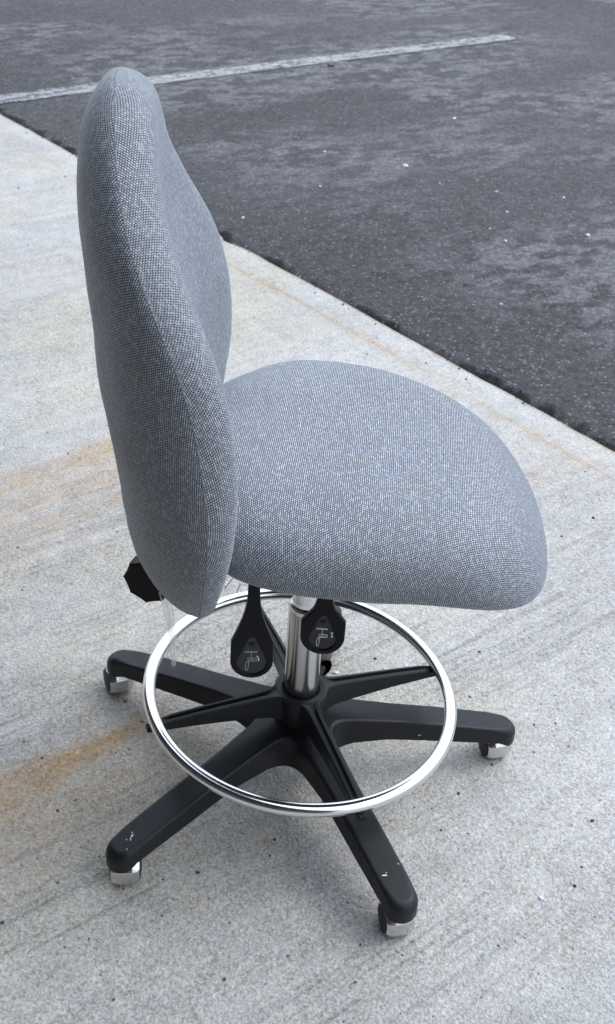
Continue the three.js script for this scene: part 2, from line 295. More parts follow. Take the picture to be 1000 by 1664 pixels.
// ---- shape of the backrest, shared with the seat that is pushed up against it
const BACK = (() => {
  const P = [0.4227, 1.0698, 0.1911, 0.2539, 0.2779, 0.2538, 0.2397, 0.1879, 0.1297, 0.038, 0.0475, 0.0638, 0.0609, 0.0577, -0.0111, -0.0105, -0.0276, 0.0858, 0.0331, 0.0742, 0.0338, 0.0512, -0.1558, -0.2103, -0.2081, -0.2142, -0.2607, -0.2415, 0.9308, 2.6971, -0.0704, 0.0296, 10.6676, 3.7241, 3.2118];
  const [yb, yt] = P, W = P.slice(2, 9), He = P.slice(9, 14), D = P.slice(14, 17), Tr = P.slice(17, 22), cc = P.slice(22, 28), [k, n, psi, zc, me, mr, nb] = P.slice(28);
  const bs = (v, a) => {
    const K = a.length, u = (v + 1) / 2 * (K - 1), ap = [2 * a[0] - a[1], ...a, 2 * a[K - 1] - a[K - 2]], i = clamp(Math.floor(u), 0, K - 2), t = u - i;
    const b = [(1 - t) ** 3 / 6, (3 * t ** 3 - 6 * t * t + 4) / 6, (-3 * t ** 3 + 3 * t * t + 3 * t + 1) / 6, t ** 3 / 6];
    return b.reduce((s, w, j) => s + w * ap[i + j], 0);
  };
  const outline = (ph) => { const s = Math.sin(ph), c = Math.cos(ph), nn = s > 0 ? n : nb, v = spow(s, 2 / nn); return [v, spow(c, 2 / nn) * bs(v, W)]; };
  const front = (v, rho) => bs(v, He) * Math.sqrt(Math.max(0, 1 - Math.pow(rho, me))) + bs(v, D) * Math.pow(1 - Math.min(1, rho * rho), 1.5);
  const pt = (sgn) => (rho, ph) => {
    const [v1, z1] = outline(ph), v = v1 * rho, z = z1 * rho;
    const T = sgn === 0 ? 0 : sgn > 0 ? front(v, rho) + lump(v, z * 2, 9) * (1 - rho ** 6) : -bs(v, Tr) * Math.pow(Math.max(0, 1 - Math.pow(rho, mr)), 0.55) + lump(v, z * 2, 15) * (1 - rho ** 6);
    return yawed(V(bs(v, cc) + k * z * z + T, yb + (yt - yb) * (v + 1) / 2, z + zc), psi);
  };
  const frontX = (y, z) => { const v = clamp((y - yb) / (yt - yb) * 2 - 1, -1, 1), zz = clamp(z - zc, -0.27, 0.27), rho = Math.min(0.96, Math.max(Math.abs(zz) / bs(v, W), Math.abs(v))); return bs(v, cc) + k * zz * zz + front(v, rho) - psi * z; };
  return { pt, outline, frontX, yb, yt };
})();
// ---- seat
{
  const [xr, xf, W, n, nb, Tt, Tb, H, psi, kf, tilt, zc, mt, qt, f1, f2, f3, f4, f5, g1, g2, g3, dz] = [-0.1695, 0.2956, 0.5226, 2.324, 2.5367, 0.0808, 0.0452, 0.5599, 0.0873, 1.2655, -0.0728, 0.0181, 4.5847, 0.4786, -0.0343, 0.0686, 0.0206, 0.0122, -0.013, 0.0033, 0.0084, 0.0316, -0.091];
  const outline = (t) => {
    const c = Math.cos(t), s = Math.sin(t), nn = c > 0 ? n : nb;
    const R = 1 + f1 * c + f2 * Math.cos(2 * t) + f3 * Math.cos(3 * t) + f4 * Math.cos(4 * t) + f5 * Math.cos(5 * t) + g1 * s + g2 * Math.sin(2 * t) + g3 * Math.sin(3 * t);
    return [spow(c, 2 / nn) * R * (xf - xr) / 2, spow(s, 2 / nn) * R * W / 2];
  };
  const pt = (sgn, inset = 0) => (rho, t) => {
    const [ox, oz] = outline(t), k = 1 - inset / Math.hypot(ox, oz), x = ox * rho * k, z = oz * rho * k;
    let y = sgn > 0 ? Tt * Math.pow(Math.max(0, 1 - Math.pow(rho, mt)), qt) : -Tb * Math.pow(Math.max(0, 1 - Math.pow(rho, 6)), 0.45);
    if (sgn > 0) y += lump(x * 2, z * 2, 4) * (1 - Math.pow(rho, 8));
    y += -kf * Math.pow(Math.max(0, x - 0.06), 2) + tilt * x - dz * z * z;
    const q = yawed(V((xf + xr) / 2 + x, H + y, z + zc), psi), lim = BACK.frontX(q.y, q.z) - 0.009, d = q.x - lim;
    q.x = lim + (d > 0.03 ? d : d < -0.03 ? 0 : (d + 0.03) ** 2 / 0.12);                 // the back of the cushion is squashed against the backrest
    return q;
  };
  const ease = (N, e) => Array.from({ length: N + 1 }, (_, i) => 1 - Math.pow(1 - i / N, e));
  const dir = (t) => { const [x, z] = outline(t); return Math.atan2(z, x) ; };
  const top = padGeo(pt(1), ease(56, 2.6), 300, dir);
  const seat = mesh('seat', top, FAB, chair);
  // the fabric is pulled round the lower edge and stapled underneath
  const under = padGeo(pt(-1), ease(40, 2.6), 300, dir);
  const ix = under.index.array; for (let i = 0; i < ix.length; i += 3) { const a = ix[i]; ix[i] = ix[i + 1]; ix[i + 1] = a; }
  under.computeVertexNormals();
  mesh('seat_underside', under, FAB, seat);
  // black pan closing the underside
  const pan = padGeo((rho, t) => { const q = pt(-1, 0.012)(Math.min(rho, 0.9), t); q.y -= 0.003 * (1 - Math.pow(rho, 10)) - (rho > 0.95 ? 0.004 : 0); return q; }, ease(20, 2), 160, dir);
  mesh('seat_pan', pan, PLA2, seat);
}

// ---- backrest
{
  const { pt, outline, yb, yt } = BACK;
  const ease = (N, e) => Array.from({ length: N + 1 }, (_, i) => 1 - Math.pow(1 - i / N, e));
  const dir = (ph) => { const [v, z] = outline(ph); return Math.atan2(v * (yt - yb) / 2, z); };
  const flip = (g) => { const ix = g.index.array; for (let i = 0; i < ix.length; i += 3) { const a = ix[i]; ix[i] = ix[i + 1]; ix[i + 1] = a; } g.computeVertexNormals(); return g; };
  const front = mesh('backrest', flip(padGeo(pt(1), ease(72, 3), 320, dir)), FAB, chair);
  mesh('rear_panel', padGeo(pt(-1), ease(72, 3), 320, dir), FAB, front);
  const curve = new THREE.CatmullRomCurve3(Array.from({ length: 160 }, (_, i) => { const q = pt(0)(0.9985, 2 * Math.PI * i / 160); return q; }), true);
  const sg = new THREE.TubeGeometry(curve, 480, 0.00085, 6, true); { const u = sg.attributes.uv; for (let i = 0; i < u.count; i++) u.setXY(i, u.getX(i) * 1.9, u.getY(i) * 0.008); }
  mesh('seam', sg, new THREE.MeshStandardMaterial({ color: new THREE.Color().setRGB(0.17, 0.18, 0.195), roughness: 0.9 }), front);
  const lint = new THREE.TubeGeometry(new THREE.CatmullRomCurve3([V(0, 0, 0), V(0.002, 0.006, 0.002), V(-0.001, 0.011, 0.003)]), 12, 0.0005, 5);
  const l = mesh('lint_thread', lint, new THREE.MeshStandardMaterial({ color: 0xdddddd, roughness: 0.9 }), front); { let bd = 9, bp = V(0, 0, 0); for (let a = 0; a < 60; a++) for (let b = 0; b < 200; b++) { const q = pt(-1)(a / 60, 2 * Math.PI * b / 200), d = q.distanceTo(V(-0.202, 0.689, 0.2)); if (d < bd) { bd = d; bp = q; } } l.position.copy(bp); } 
}

// ---- gas lift
const lathe = (pts, seg = 64) => new THREE.LatheGeometry(pts.map(([r, y]) => new THREE.Vector2(r, y)), seg);
{
  const lift = mesh('gas_lift', lathe([[0.0001, 0.12], [0.0258, 0.12], [0.0258, 0.336], [0.0256, 0.34], [0.0248, 0.3435], [0.0232, 0.346], [0.021, 0.347], [0.018, 0.347]], 96), CHRB, chair);
  mesh('piston', lathe([[0.0212, 0.345], [0.0212, 0.352], [0.0205, 0.353], [0.0205, 0.5]], 64), CHR, lift);
}

// ---- foot ring with four-armed collar, tipped about three degrees
{
  const R = 0.2255, HR = 0.1788, g = new THREE.Group();
  const slope = (x, z) => HR - 0.0541 * x - 0.0492 * z;
  const tilted = (geo) => { const m = new THREE.Matrix4().set(1, 0, 0, 0, -0.0541, 1, -0.0492, HR, 0, 0, 1, 0, 0, 0, 0, 1); geo.applyMatrix4(m); geo.computeVertexNormals(); return geo; };
  // collar at the centre; local y = 0 at ring height
  const collar = mesh('ring_collar', tilted(mergeVertices(lathe([[0.0262, 0.004], [0.0285, 0.0045], [0.029, 0.009], [0.0375, 0.0095], [0.0395, 0.008], [0.0402, 0.005], [0.0395, -0.012], [0.036, -0.04], [0.034, -0.05], [0.028, -0.05]], 72))), PLA, chair);
  const tor = new THREE.TorusGeometry(R, 0.0095, 28, 220); tor.rotateX(Math.PI / 2);
  mesh('foot_ring', tilted(tor), CHR, chair);
  for (let k = 0; k < 4; k++) {
    const a = (158.5 + 90 * k) * Math.PI / 180, rs = [0.034, 0.042, 0.055, 0.08, 0.12, 0.16, 0.2, 0.214, 0.226, 0.2375], N = rs.length;
    const top = [0.0092, 0.0088, 0.008, 0.0066, 0.0044, 0.0018, -0.0018, -0.005, -0.0095, -0.0105], bot = [-0.035, -0.033, -0.031, -0.028, -0.0235, -0.02, -0.0175, -0.017, -0.0175, -0.0178], wd = [0.0175, 0.0125, 0.0098, 0.0088, 0.0084, 0.008, 0.0078, 0.0076, 0.0072, 0.0055];
    // U-shaped cross-section with bevelled lips and a shallow channel along the top
    const sec = (i) => { const w = wd[i], t = top[i], b = bot[i], d = Math.min(0.004, (t - b) * 0.3), c = i > 1 && i < N - 3 ? d : 0.0004, r = 0.0016; return [[-w, b], [-w * 1.0, t - r], [-w + r, t], [-w * 0.42, t], [-w * 0.36, t - c], [w * 0.36, t - c], [w * 0.42, t], [w - r, t], [w, t - r], [w, b]]; };
    const pos = [], idx = [], M = 10;
    for (let i = 0; i < N; i++) for (const [z, y] of sec(i)) pos.push(rs[i], y, z);
    for (let i = 0; i < N - 1; i++) for (let j = 0; j < M; j++) { const p = i * M + j, q = i * M + (j + 1) % M; idx.push(p, q, p + M, q, q + M, p + M); }
    for (let j = 1; j < M - 1; j++) { idx.push(0, j, j + 1); const e = (N - 1) * M; idx.push(e, e + j + 1, e + j); }
    let gg = new THREE.BufferGeometry(); gg.setAttribute('position', new THREE.Float32BufferAttribute(pos, 3)); gg.setIndex(idx);
    gg.rotateY(-a); gg = tilted(gg); gg.setAttribute('uv', new THREE.Float32BufferAttribute(gg.attributes.position.array.reduce((o, v, i) => { if (i % 3 !== 1) o.push(v * 4); return o; }, []), 2));
    mesh('spoke', toCreasedNormals(gg, 0.6), PLA, collar);
  }
  // clamp knob on the far side of the collar
  const ck = lathe([[0.0001, 0.012], [0.008, 0.012], [0.0095, 0.02], [0.0165, 0.021], [0.0175, 0.019], [0.0175, 0.002], [0.016, 0]], 40);
  ck.rotateX(Math.PI / 2); ck.scale(1, 1, -1); const m = mesh('clamp_knob', mergeVertices(ck), PLA, collar); m.geometry.computeVertexNormals(); m.position.set(0.034, 0.166, -0.068); m.rotation.y = 0.5;
  const cs = new THREE.CylinderGeometry(0.006, 0.006, 0.05, 16); cs.rotateX(Math.PI / 2); const c2 = mesh('clamp_stem', cs, PLA2, collar); c2.position.set(0.022, 0.168, -0.045); c2.rotation.y = -0.45;
}

// ---- five-legged base: one moulded surface (surface nets on a distance field), then cut into hub and legs
const A0 = 3.6266, LEG = Array.from({ length: 5 }, (_, k) => A0 - k * 2 * Math.PI / 5), REND = 0.3555, BASE = V(-0.0031, 0, -0.0139);
LEG[0] += 0.05;
{
  const ht = (r) => { const X = [0, 0.035, 0.06, 0.1, 0.15, 0.22, 0.3, 0.345, 0.36, 0.4], Y = [0.131, 0.13, 0.1275, 0.121, 0.1125, 0.1005, 0.0845, 0.0755, 0.0705, 0.058]; let i = 0; while (i < X.length - 2 && r > X[i + 1]) i++; const t = clamp((r - X[i]) / (X[i + 1] - X[i])); return mix(Y[i], Y[i + 1], t); };
  const hb = (r) => { const X = [0, 0.05, 0.09, 0.14, 0.2, 0.28, 0.325, 0.342, 0.4], Y = [0.066, 0.069, 0.077, 0.0765, 0.069, 0.0575, 0.051, 0.0425, 0.0415]; let i = 0; while (i < X.length - 2 && r > X[i + 1]) i++; const t = clamp((r - X[i]) / (X[i + 1] - X[i])); return mix(Y[i], Y[i + 1], t); };
  const hw = (r) => mix(0.0268, 0.0226, sst(0.06, 0.17, r)) - 0.0006 * sst(0.2, 0.34, r);
  const smin = (a, b, k) => { const h = Math.max(k - Math.abs(a - b), 0) / k; return Math.min(a, b) - h * h * h * k / 6; };
  const legH = (u, v, w, ext = 0) => { const e = REND + ext - w; if (u > e) return Math.hypot(u - e, v) - w; if (u < 0) return Math.hypot(u, v) - w; return Math.abs(v) - w; };
  const S5 = 2 * Math.PI / 5;
  const sdf = (x, y, z) => {
    const r = Math.hypot(x, z); let a = Math.atan2(z, x) - A0; a -= Math.round(a / (2 * Math.PI)) * 2 * Math.PI; const ext = 0.011 * Math.exp(-a * a * 9); a -= 0.05 * Math.exp(-a * a * 5); a -= Math.round(a / S5) * S5; a = Math.abs(a);
    const H = ht(r), B = hb(r), w = hw(r) + clamp(H - y, 0, 0.05) * 0.06;
    let dh = legH(r * Math.cos(a), r * Math.sin(a), w, ext); const b = S5 - a; dh = smin(dh, legH(r * Math.cos(b), r * Math.sin(b), w), 0.06); dh = smin(dh, r - 0.05, 0.03);
    const re = mix(0.0042, 0.0125, sst(REND - 0.05, REND - 0.004, r));
    const dt = y - H, db = B - y;
    // top edge rounded by re, bottom edge sharp
    const qx = dh + re, qy = dt + re, d1 = Math.min(Math.max(qx, qy), 0) + Math.hypot(Math.max(qx, 0), Math.max(qy, 0)) - re;
    return -smin(-d1, -db, 0.006);
  };
  const nx = 192, ny = 62, x0 = -0.384, dx = 0.004, y0 = 0.04, dy = 0.0016;
  const F = new Float32Array(nx * nx * ny), at = (i, j, k) => (k * ny + j) * nx + i;
  for (let k = 0; k < nx; k++) for (let i = 0; i < nx; i++) { const x = x0 + i * dx, z = x0 + k * dx; if (Math.hypot(x, z) > 0.3835) { for (let j = 0; j < ny; j++) F[at(i, j, k)] = 1; continue; } for (let j = 0; j < ny; j++) F[at(i, j, k)] = sdf(x, y0 + j * dy, z); }
  const vid = new Int32Array(F.length).fill(-1), pos = [], nor = [];
  const corner = [[0, 0, 0], [1, 0, 0], [0, 1, 0], [1, 1, 0], [0, 0, 1], [1, 0, 1], [0, 1, 1], [1, 1, 1]], edges = [[0, 1], [2, 3], [4, 5], [6, 7], [0, 2], [1, 3], [4, 6], [5, 7], [0, 4], [1, 5], [2, 6], [3, 7]];
  for (let k = 0; k < nx - 1; k++) for (let j = 0; j < ny - 1; j++) for (let i = 0; i < nx - 1; i++) {
    let n = 0; const f = corner.map(([a, b, c]) => F[at(i + a, j + b, k + c)]); for (const v of f) if (v < 0) n++;
    if (n === 0 || n === 8) continue;
    let sx = 0, sy = 0, sz = 0, m = 0;
    for (const [a, b] of edges) if ((f[a] < 0) !== (f[b] < 0)) { const t = f[a] / (f[a] - f[b]), A = corner[a], Bc = corner[b]; sx += mix(A[0], Bc[0], t); sy += mix(A[1], Bc[1], t); sz += mix(A[2], Bc[2], t); m++; }
    const x = x0 + (i + sx / m) * dx, y = y0 + (j + sy / m) * dy, z = x0 + (k + sz / m) * dx, e = 0.0009;
    vid[at(i, j, k)] = pos.length / 3;
    let X = x, Y = y, Z = z; const G = () => V(sdf(X + e, Y, Z) - sdf(X - e, Y, Z), sdf(X, Y + e, Z) - sdf(X, Y - e, Z), sdf(X, Y, Z + e) - sdf(X, Y, Z - e)).normalize();
    for (let it = 0; it < 4; it++) { const q = G(), d = sdf(X, Y, Z); X -= q.x * d; Y -= q.y * d; Z -= q.z * d; }
    const g = G(); pos.push(X, Y, Z); nor.push(g.x, g.y, g.z);
  }
  const parts = Array.from({ length: 6 }, () => []);
  const quad = (a, b, c, d, fl) => { if (a < 0 || b < 0 || c < 0 || d < 0) return; const x = (pos[3 * a] + pos[3 * c]) / 2, z = (pos[3 * a + 2] + pos[3 * c + 2]) / 2; let w = 0; if (Math.hypot(x, z) > 0.072) w = 1 + ((Math.round((A0 - Math.atan2(z, x)) / S5) % 5) + 5) % 5; if (fl) parts[w].push(a, c, b, a, d, c); else parts[w].push(a, b, c, a, c, d); };
  for (let k = 1; k < nx - 1; k++) for (let j = 1; j < ny - 1; j++) for (let i = 1; i < nx - 1; i++) {
    const f0 = F[at(i, j, k)] < 0;
    if (f0 !== F[at(i + 1, j, k)] < 0) quad(vid[at(i, j - 1, k - 1)], vid[at(i, j, k - 1)], vid[at(i, j, k)], vid[at(i, j - 1, k)], !f0);
    if (f0 !== F[at(i, j + 1, k)] < 0) quad(vid[at(i - 1, j, k - 1)], vid[at(i - 1, j, k)], vid[at(i, j, k)], vid[at(i, j, k - 1)], !f0);
    if (f0 !== F[at(i, j, k + 1)] < 0) quad(vid[at(i - 1, j - 1, k)], vid[at(i, j - 1, k)], vid[at(i, j, k)], vid[at(i - 1, j, k)], !f0);
  }
  const piece = (ix) => { const map = new Map(), P = [], N = [], U = [], I = []; for (const v of ix) { let m = map.get(v); if (m === undefined) { m = P.length / 3; map.set(v, m); P.push(pos[3 * v], pos[3 * v + 1], pos[3 * v + 2]); N.push(nor[3 * v], nor[3 * v + 1], nor[3 * v + 2]); U.push(pos[3 * v] * 4 + pos[3 * v + 1], pos[3 * v + 2] * 4 + pos[3 * v + 1]); } I.push(m); } const g = new THREE.BufferGeometry(); g.setAttribute('position', new THREE.Float32BufferAttribute(P, 3)); g.setAttribute('normal', new THREE.Float32BufferAttribute(N, 3)); g.setAttribute('uv', new THREE.Float32BufferAttribute(U, 2)); g.setIndex(I); return g; };
  const hub = mesh('base_hub', piece(parts[0]), PLA, chair);
  mesh('hub_sleeve', lathe([[0.043, 0.125], [0.0415, 0.133], [0.037, 0.137], [0.033, 0.138], [0.0315, 0.142], [0.031, 0.17]], 64), PLA, hub);
  hub.position.copy(BASE);
  const legs = LEG.map((a, k) => { const l = mesh('leg', piece(parts[k + 1]), PLA, chair); l.position.copy(BASE); return l; });
  // white paint flecks rubbed onto the legs: thin chips
  const white = new THREE.MeshStandardMaterial({ color: new THREE.Color().setRGB(0.75, 0.75, 0.74), roughness: 0.7 });
  const fleck = (leg, u, v, list, side = 0) => {
    const a = LEG[leg], r = rng(31 + leg);
    for (const [du, dv, s, rot] of list) {
      const sh = new THREE.Shape(), n = 9; for (let i = 0; i < n; i++) { const t = i / n * 6.283, rr = s * 0.68 * (0.55 + 0.65 * r()); const x = Math.cos(t) * rr * 1.7, y = Math.sin(t) * rr * 0.7, X = x * Math.cos(rot) - y * Math.sin(rot), Y = x * Math.sin(rot) + y * Math.cos(rot); i ? sh.lineTo(X, Y) : sh.moveTo(X, Y); }
      const g = new THREE.ExtrudeGeometry(sh, { depth: 0.0006, bevelEnabled: false }); g.rotateX(-Math.PI / 2);
      const rr = u + du, vv = v + dv, y = side ? 0 : ht(Math.hypot(rr, vv)) - 0.0002;
      if (side) { g.rotateX(Math.PI / 2); g.rotateY(-a); g.translate(Math.cos(a) * rr - Math.sin(a) * (0.0245), dv + v, Math.sin(a) * rr + Math.cos(a) * 0.0245); }
      else { g.rotateZ(-0.17); g.rotateY(-a); g.translate(Math.cos(a) * rr - Math.sin(a) * vv, y, Math.sin(a) * rr + Math.cos(a) * vv); }
      mesh('paint_fleck', g, white, legs[leg]);
    }
  };
  fleck(1, 0.315, 0.0, [[0, 0, 0.0028, 0.3], [0.005, -0.003, 0.0022, 0.9], [-0.003, 0.004, 0.0014, 0], [0.009, 0.001, 0.0012, 1.2], [0.018, -0.012, 0.0013, 0.2]]);
  fleck(2, 0.3, 0.012, [[0, 0, 0.002, 1.3], [0.001, -0.003, 0.0024, 1.1], [-0.002, -0.006, 0.0012, 0.4], [-0.008, -0.028, 0.0011, 0.3]]);
  fleck(3, 0.19, 0.083, [[0, 0, 0.0015, 0.1], [0.003, 0.0005, 0.001, 0.1]], 1);
}

// ---- casters: chrome hood over twin black wheels
{
  const hoodGeo = (() => {
    // part of a thick barrel, axis x, open towards -z below
    const R1 = 0.0262, R0 = 0.0248, w = 0.02, N = 40, a0 = -1.3, a1 = 2.9, pos = [], idx = [];
    // profile across the width with rounded shoulders: [x, r]
    const crown = (x) => R1 - 0.0045 * Math.pow(Math.abs(x / w), 3.2), prof = [[-w, R0 - 0.006]];
    for (let i = 0; i <= 14; i++) { const x = -w + 2 * w * i / 14; prof.push([x, crown(x) - (i === 0 || i === 14 ? 0.0008 : 0)]); }
    prof.push([w, R0 - 0.006]); for (let i = 1; i < 6; i++) prof.push([w - 2 * w * i / 6, R0 - 0.006 + 0.0045 * Math.sin(Math.PI * i / 6)]); const M = prof.length;
    for (let i = 0; i <= N; i++) { const t = mix(a0, a1, i / N); for (const [x, r] of prof) pos.push(x, r * Math.sin(t), r * Math.cos(t)); }
    for (let i = 0; i < N; i++) for (let j = 0; j < M; j++) { const p = i * M + j, q = i * M + (j + 1) % M; idx.push(p, q, p + M, q, q + M, p + M); }
    for (let j = 1; j < M - 1; j++) { idx.push(0, j, j + 1); idx.push(N * M, N * M + j + 1, N * M + j); }
    const g = new THREE.BufferGeometry(); g.setAttribute('position', new THREE.Float32BufferAttribute(pos, 3)); g.setIndex(idx); return toCreasedNormals(g, 0.7);
  })();
  const wheelGeo = (() => { const g = lathe([[0.0001, 0.012], [0.008, 0.012], [0.0095, 0.0112], [0.016, 0.0102], [0.0205, 0.0085], [0.0236, 0.0055], [0.0252, 0.0015], [0.0252, -0.002], [0.024, -0.004], [0.0001, -0.004]], 48); g.rotateZ(-Math.PI / 2); return g; })();
  const YC = 0.0241;
  const spec = [[0.341, 0.45], [0.321, 0.1], [0.326, 0.26], [0.317, 0.3], [0.32, 0.5]];
  LEG.forEach((a, k) => {
    const [r, yaw] = spec[k], c = mesh('caster', hoodGeo, CHRB, chair); c.position.set(BASE.x + Math.cos(a) * r, YC, BASE.z + Math.sin(a) * r); c.position.x += [-0.007, -0.006, 0, 0.011, 0][k]; c.position.z -= k === 3 ? 0.011 : 0; c.rotation.y = yaw;
    for (const s of [-1, 1]) { const w = mesh('wheel', wheelGeo, RUB, c); w.position.x = s * 0.0148; w.scale.set(0.66, 0.945, 0.945); if (s < 0) w.rotation.y = Math.PI; }
    const st = new THREE.CylinderGeometry(0.0065, 0.0065, 0.024, 20); st.translate(0, 0.018, -0.004); mesh('stem', st, STEEL, c);
  });
}

// ---- mechanism under the seat, rods, levers
{
  const plate = new RoundedBoxGeometry(0.2, 0.03, 0.16, 3, 0.006); plate.translate(0.0, 0.487, 0.0);
  const mech = mesh('tilt_mechanism', plate, PLA2, chair);
  const rod = (x, y, z0, z1) => { const g = new THREE.CylinderGeometry(0.004, 0.004, z1 - z0, 16); g.rotateX(Math.PI / 2); g.translate(x, y, (z0 + z1) / 2); return g; };
  mesh('lever_rod', rod(-0.073, 0.492, 0.05, 0.168), STEEL, mech); mesh('lever_rod', rod(0.0165, 0.49, 0.05, 0.168), STEEL, mech);
  // bar that carries the backrest
  const bar = new THREE.Shape(); bar.moveTo(-0.026, 0); bar.lineTo(0.026, 0); bar.lineTo(0.026, 0.008); bar.lineTo(-0.026, 0.008);
  const path = new THREE.CatmullRomCurve3([V(-0.08, 0.486, 0.01), V(-0.17, 0.47, 0.015), V(-0.2, 0.47, 0.018), V(-0.215, 0.5, 0.02)]);
  mesh('back_bar', new THREE.ExtrudeGeometry(bar, { steps: 40, extrudePath: path }), PLA2, chair);

  // lever outline in metres, y down from the rod
  const leverShape = (pts) => { const s = new THREE.Shape(); s.moveTo(...pts[0]); s.splineThru(pts.slice(1, 4).map((p) => new THREE.Vector2(...p))); s.lineTo(...pts[4]); s.lineTo(...pts[5]); const c = pts[6]; s.absarc(c[0], c[1], c[2], Math.PI + 0.06, 2 * Math.PI - 0.06, false); for (const p of pts.slice(7, 9)) s.lineTo(...p); s.splineThru(pts.slice(9).map((p) => new THREE.Vector2(...p))); s.closePath(); return s; };
  const sym = (list, c) => { const L = list.map(([x, y]) => [-x, y]), R = [...list].reverse(); return [...L, c, ...R]; };
  // teardrop: a small circle above joined by tangents to a large one
  const drop = (w, y0, y1, grow = 0) => { const s = new THREE.Shape(), r1 = 0.005 + grow, r2 = w + grow, ya = y0 - 0.005, yc = y1 + w, al = Math.asin((w - 0.005) / (ya - yc)); s.absarc(0, ya, r1, al, Math.PI - al, false); s.absarc(0, yc, r2, Math.PI - al, 2 * Math.PI + al, false); s.closePath(); return s; };
  const icon = (variant) => {
    const cv = document.createElement('canvas'); cv.width = 430; cv.height = 520; const c = cv.getContext('2d');
    c.fillStyle = variant ? '#08080a' : '#25262b'; c.fillRect(0, 0, 430, 520);
    const ink = variant ? '#e8eaf0' : '#a4a8b2'; c.strokeStyle = c.fillStyle = ink; c.lineCap = 'round'; c.lineJoin = 'round';
    c.globalAlpha = 0.45; c.lineWidth = 5; c.beginPath(); c.moveTo(170, 62); c.lineTo(238, 62); c.stroke(); c.globalAlpha = 1;
    c.lineWidth = 7; for (let i = 0; i < 5; i++) c.strokeRect(118 + i * 36, 202, 21, 15);                     // row of small blocks
    c.lineWidth = 7; c.beginPath(); c.moveTo(208, 226); c.lineTo(208, 300); c.stroke();
    c.lineWidth = 8; c.beginPath(); c.moveTo(152, 300); c.lineTo(268, 292); c.quadraticCurveTo(300, 296, 290, 320); c.quadraticCurveTo(282, 338, 250, 336); c.lineTo(150, 342); c.stroke();
    c.lineWidth = 7; c.beginPath(); c.moveTo(160, 324); c.lineTo(262, 316); c.stroke();
    c.lineWidth = 8; c.beginPath(); c.ellipse(150, 404, 21, 66, 0.12, 0, 7); c.stroke();
    c.strokeStyle = '#ffffff'; c.lineWidth = 11; if (variant) { c.beginPath(); c.moveTo(358, 258); c.lineTo(362, 318); c.moveTo(344, 262); c.lineTo(372, 258); c.moveTo(348, 320); c.lineTo(376, 316); c.stroke(); } else { c.beginPath(); c.arc(262, 312, 52, -0.75, 0.42); c.stroke(); c.beginPath(); c.moveTo(284, 268); c.lineTo(300, 274); c.stroke(); }
    const t = new THREE.CanvasTexture(cv); t.colorSpace = THREE.SRGBColorSpace; return t;
  };
  const makeLever = (x, y, z, rotY, halfs, c, dropSpec, variant) => {
    const sh = leverShape(sym(halfs, c)), hole = drop(...dropSpec, 0.0012); sh.holes.push(hole);
    const body = new THREE.ExtrudeGeometry(sh, { depth: 0.006, bevelEnabled: true, bevelThickness: 0.0018, bevelSize: 0.0018, bevelSegments: 3, curveSegments: 24 });
    const lv = mesh('lever', body, PLA2, chair); lv.position.set(x, y, z); lv.rotation.y = rotY;
    const [w, y0, y1] = dropSpec, g = new THREE.ExtrudeGeometry(drop(w, y0, y1, 0.0026), { depth: 0.005, bevelEnabled: false });
    const u = g.attributes.uv, P = g.attributes.position; for (let i = 0; i < u.count; i++) u.setXY(i, P.getX(i) / (w * 2) + 0.5, (P.getY(i) - y1) / (y0 - y1));
    mesh('icon_plate', g, new THREE.MeshStandardMaterial({ map: icon(variant), roughness: variant ? 0.22 : 0.45 }), lv).position.z = 0.0008;
    const sc = lathe([[0.0001, 0.0016], [0.0022, 0.0014], [0.0026, 0.0008], [0.0036, 0.0008], [0.004, 0.0003], [0.004, -0.001]], 28); sc.rotateX(Math.PI / 2); const b = mesh('boss', sc, PLA, lv); b.position.set(0, mix(y0, y1, 0.2), 0.0062);
    return lv;
  };
  // long lever behind, short lever by the post: [half-width, y] from the neck down, then the round end [cx, cy, r]
  makeLever(-0.0725, 0.488, 0.163, 0.05, [[0.0055, 0.012], [0.0068, -0.018], [0.0115, -0.043], [0.02, -0.068], [0.0255, -0.082], [0.0258, -0.112]], [0, -0.1125, 0.0258], [0.0195, -0.0725, -0.1345], 0);
  makeLever(0.0165, 0.492, 0.163, -0.04, [[0.0075, 0.012], [0.0082, -0.012], [0.0125, -0.029], [0.02, -0.04], [0.0265, -0.049], [0.0265, -0.07]], [0, -0.071, 0.0265], [0.0175, -0.0365, -0.0925], 1);
}

// ---- scalloped knob behind the backrest, its shaft
{
  const sh = new THREE.Shape(), N = 160; for (let i = 0; i <= N; i++) { const t = i / N * 2 * Math.PI, fr = (i / N * 8) % 1, r = 0.0318 - 0.0032 * Math.pow(Math.sin(Math.PI * fr), 0.75); const x = Math.cos(t) * r, y = Math.sin(t) * r; i ? sh.lineTo(x, y) : sh.moveTo(x, y); }
  const g = new THREE.ExtrudeGeometry(sh, { depth: 0.018, bevelEnabled: true, bevelThickness: 0.003, bevelSize: 0.003, bevelSegments: 4, curveSegments: 4 });
  const k = mesh('adjustment_knob', g, PLA2, chair); k.position.set(-0.2185, 0.384, 0.004); k.rotation.set(0, -0.35, 0); k.rotation.order = 'YXZ';
  const s = new THREE.CylinderGeometry(0.009, 0.009, 0.09, 20); s.rotateX(Math.PI / 2); s.translate(0, 0, -0.03); mesh('shaft', s, PLA2, k);
  const s2 = new THREE.CylinderGeometry(0.009, 0.009, 0.085, 20); s2.translate(0, 0.045, -0.05); mesh('bracket', s2, PLA2, k);
}

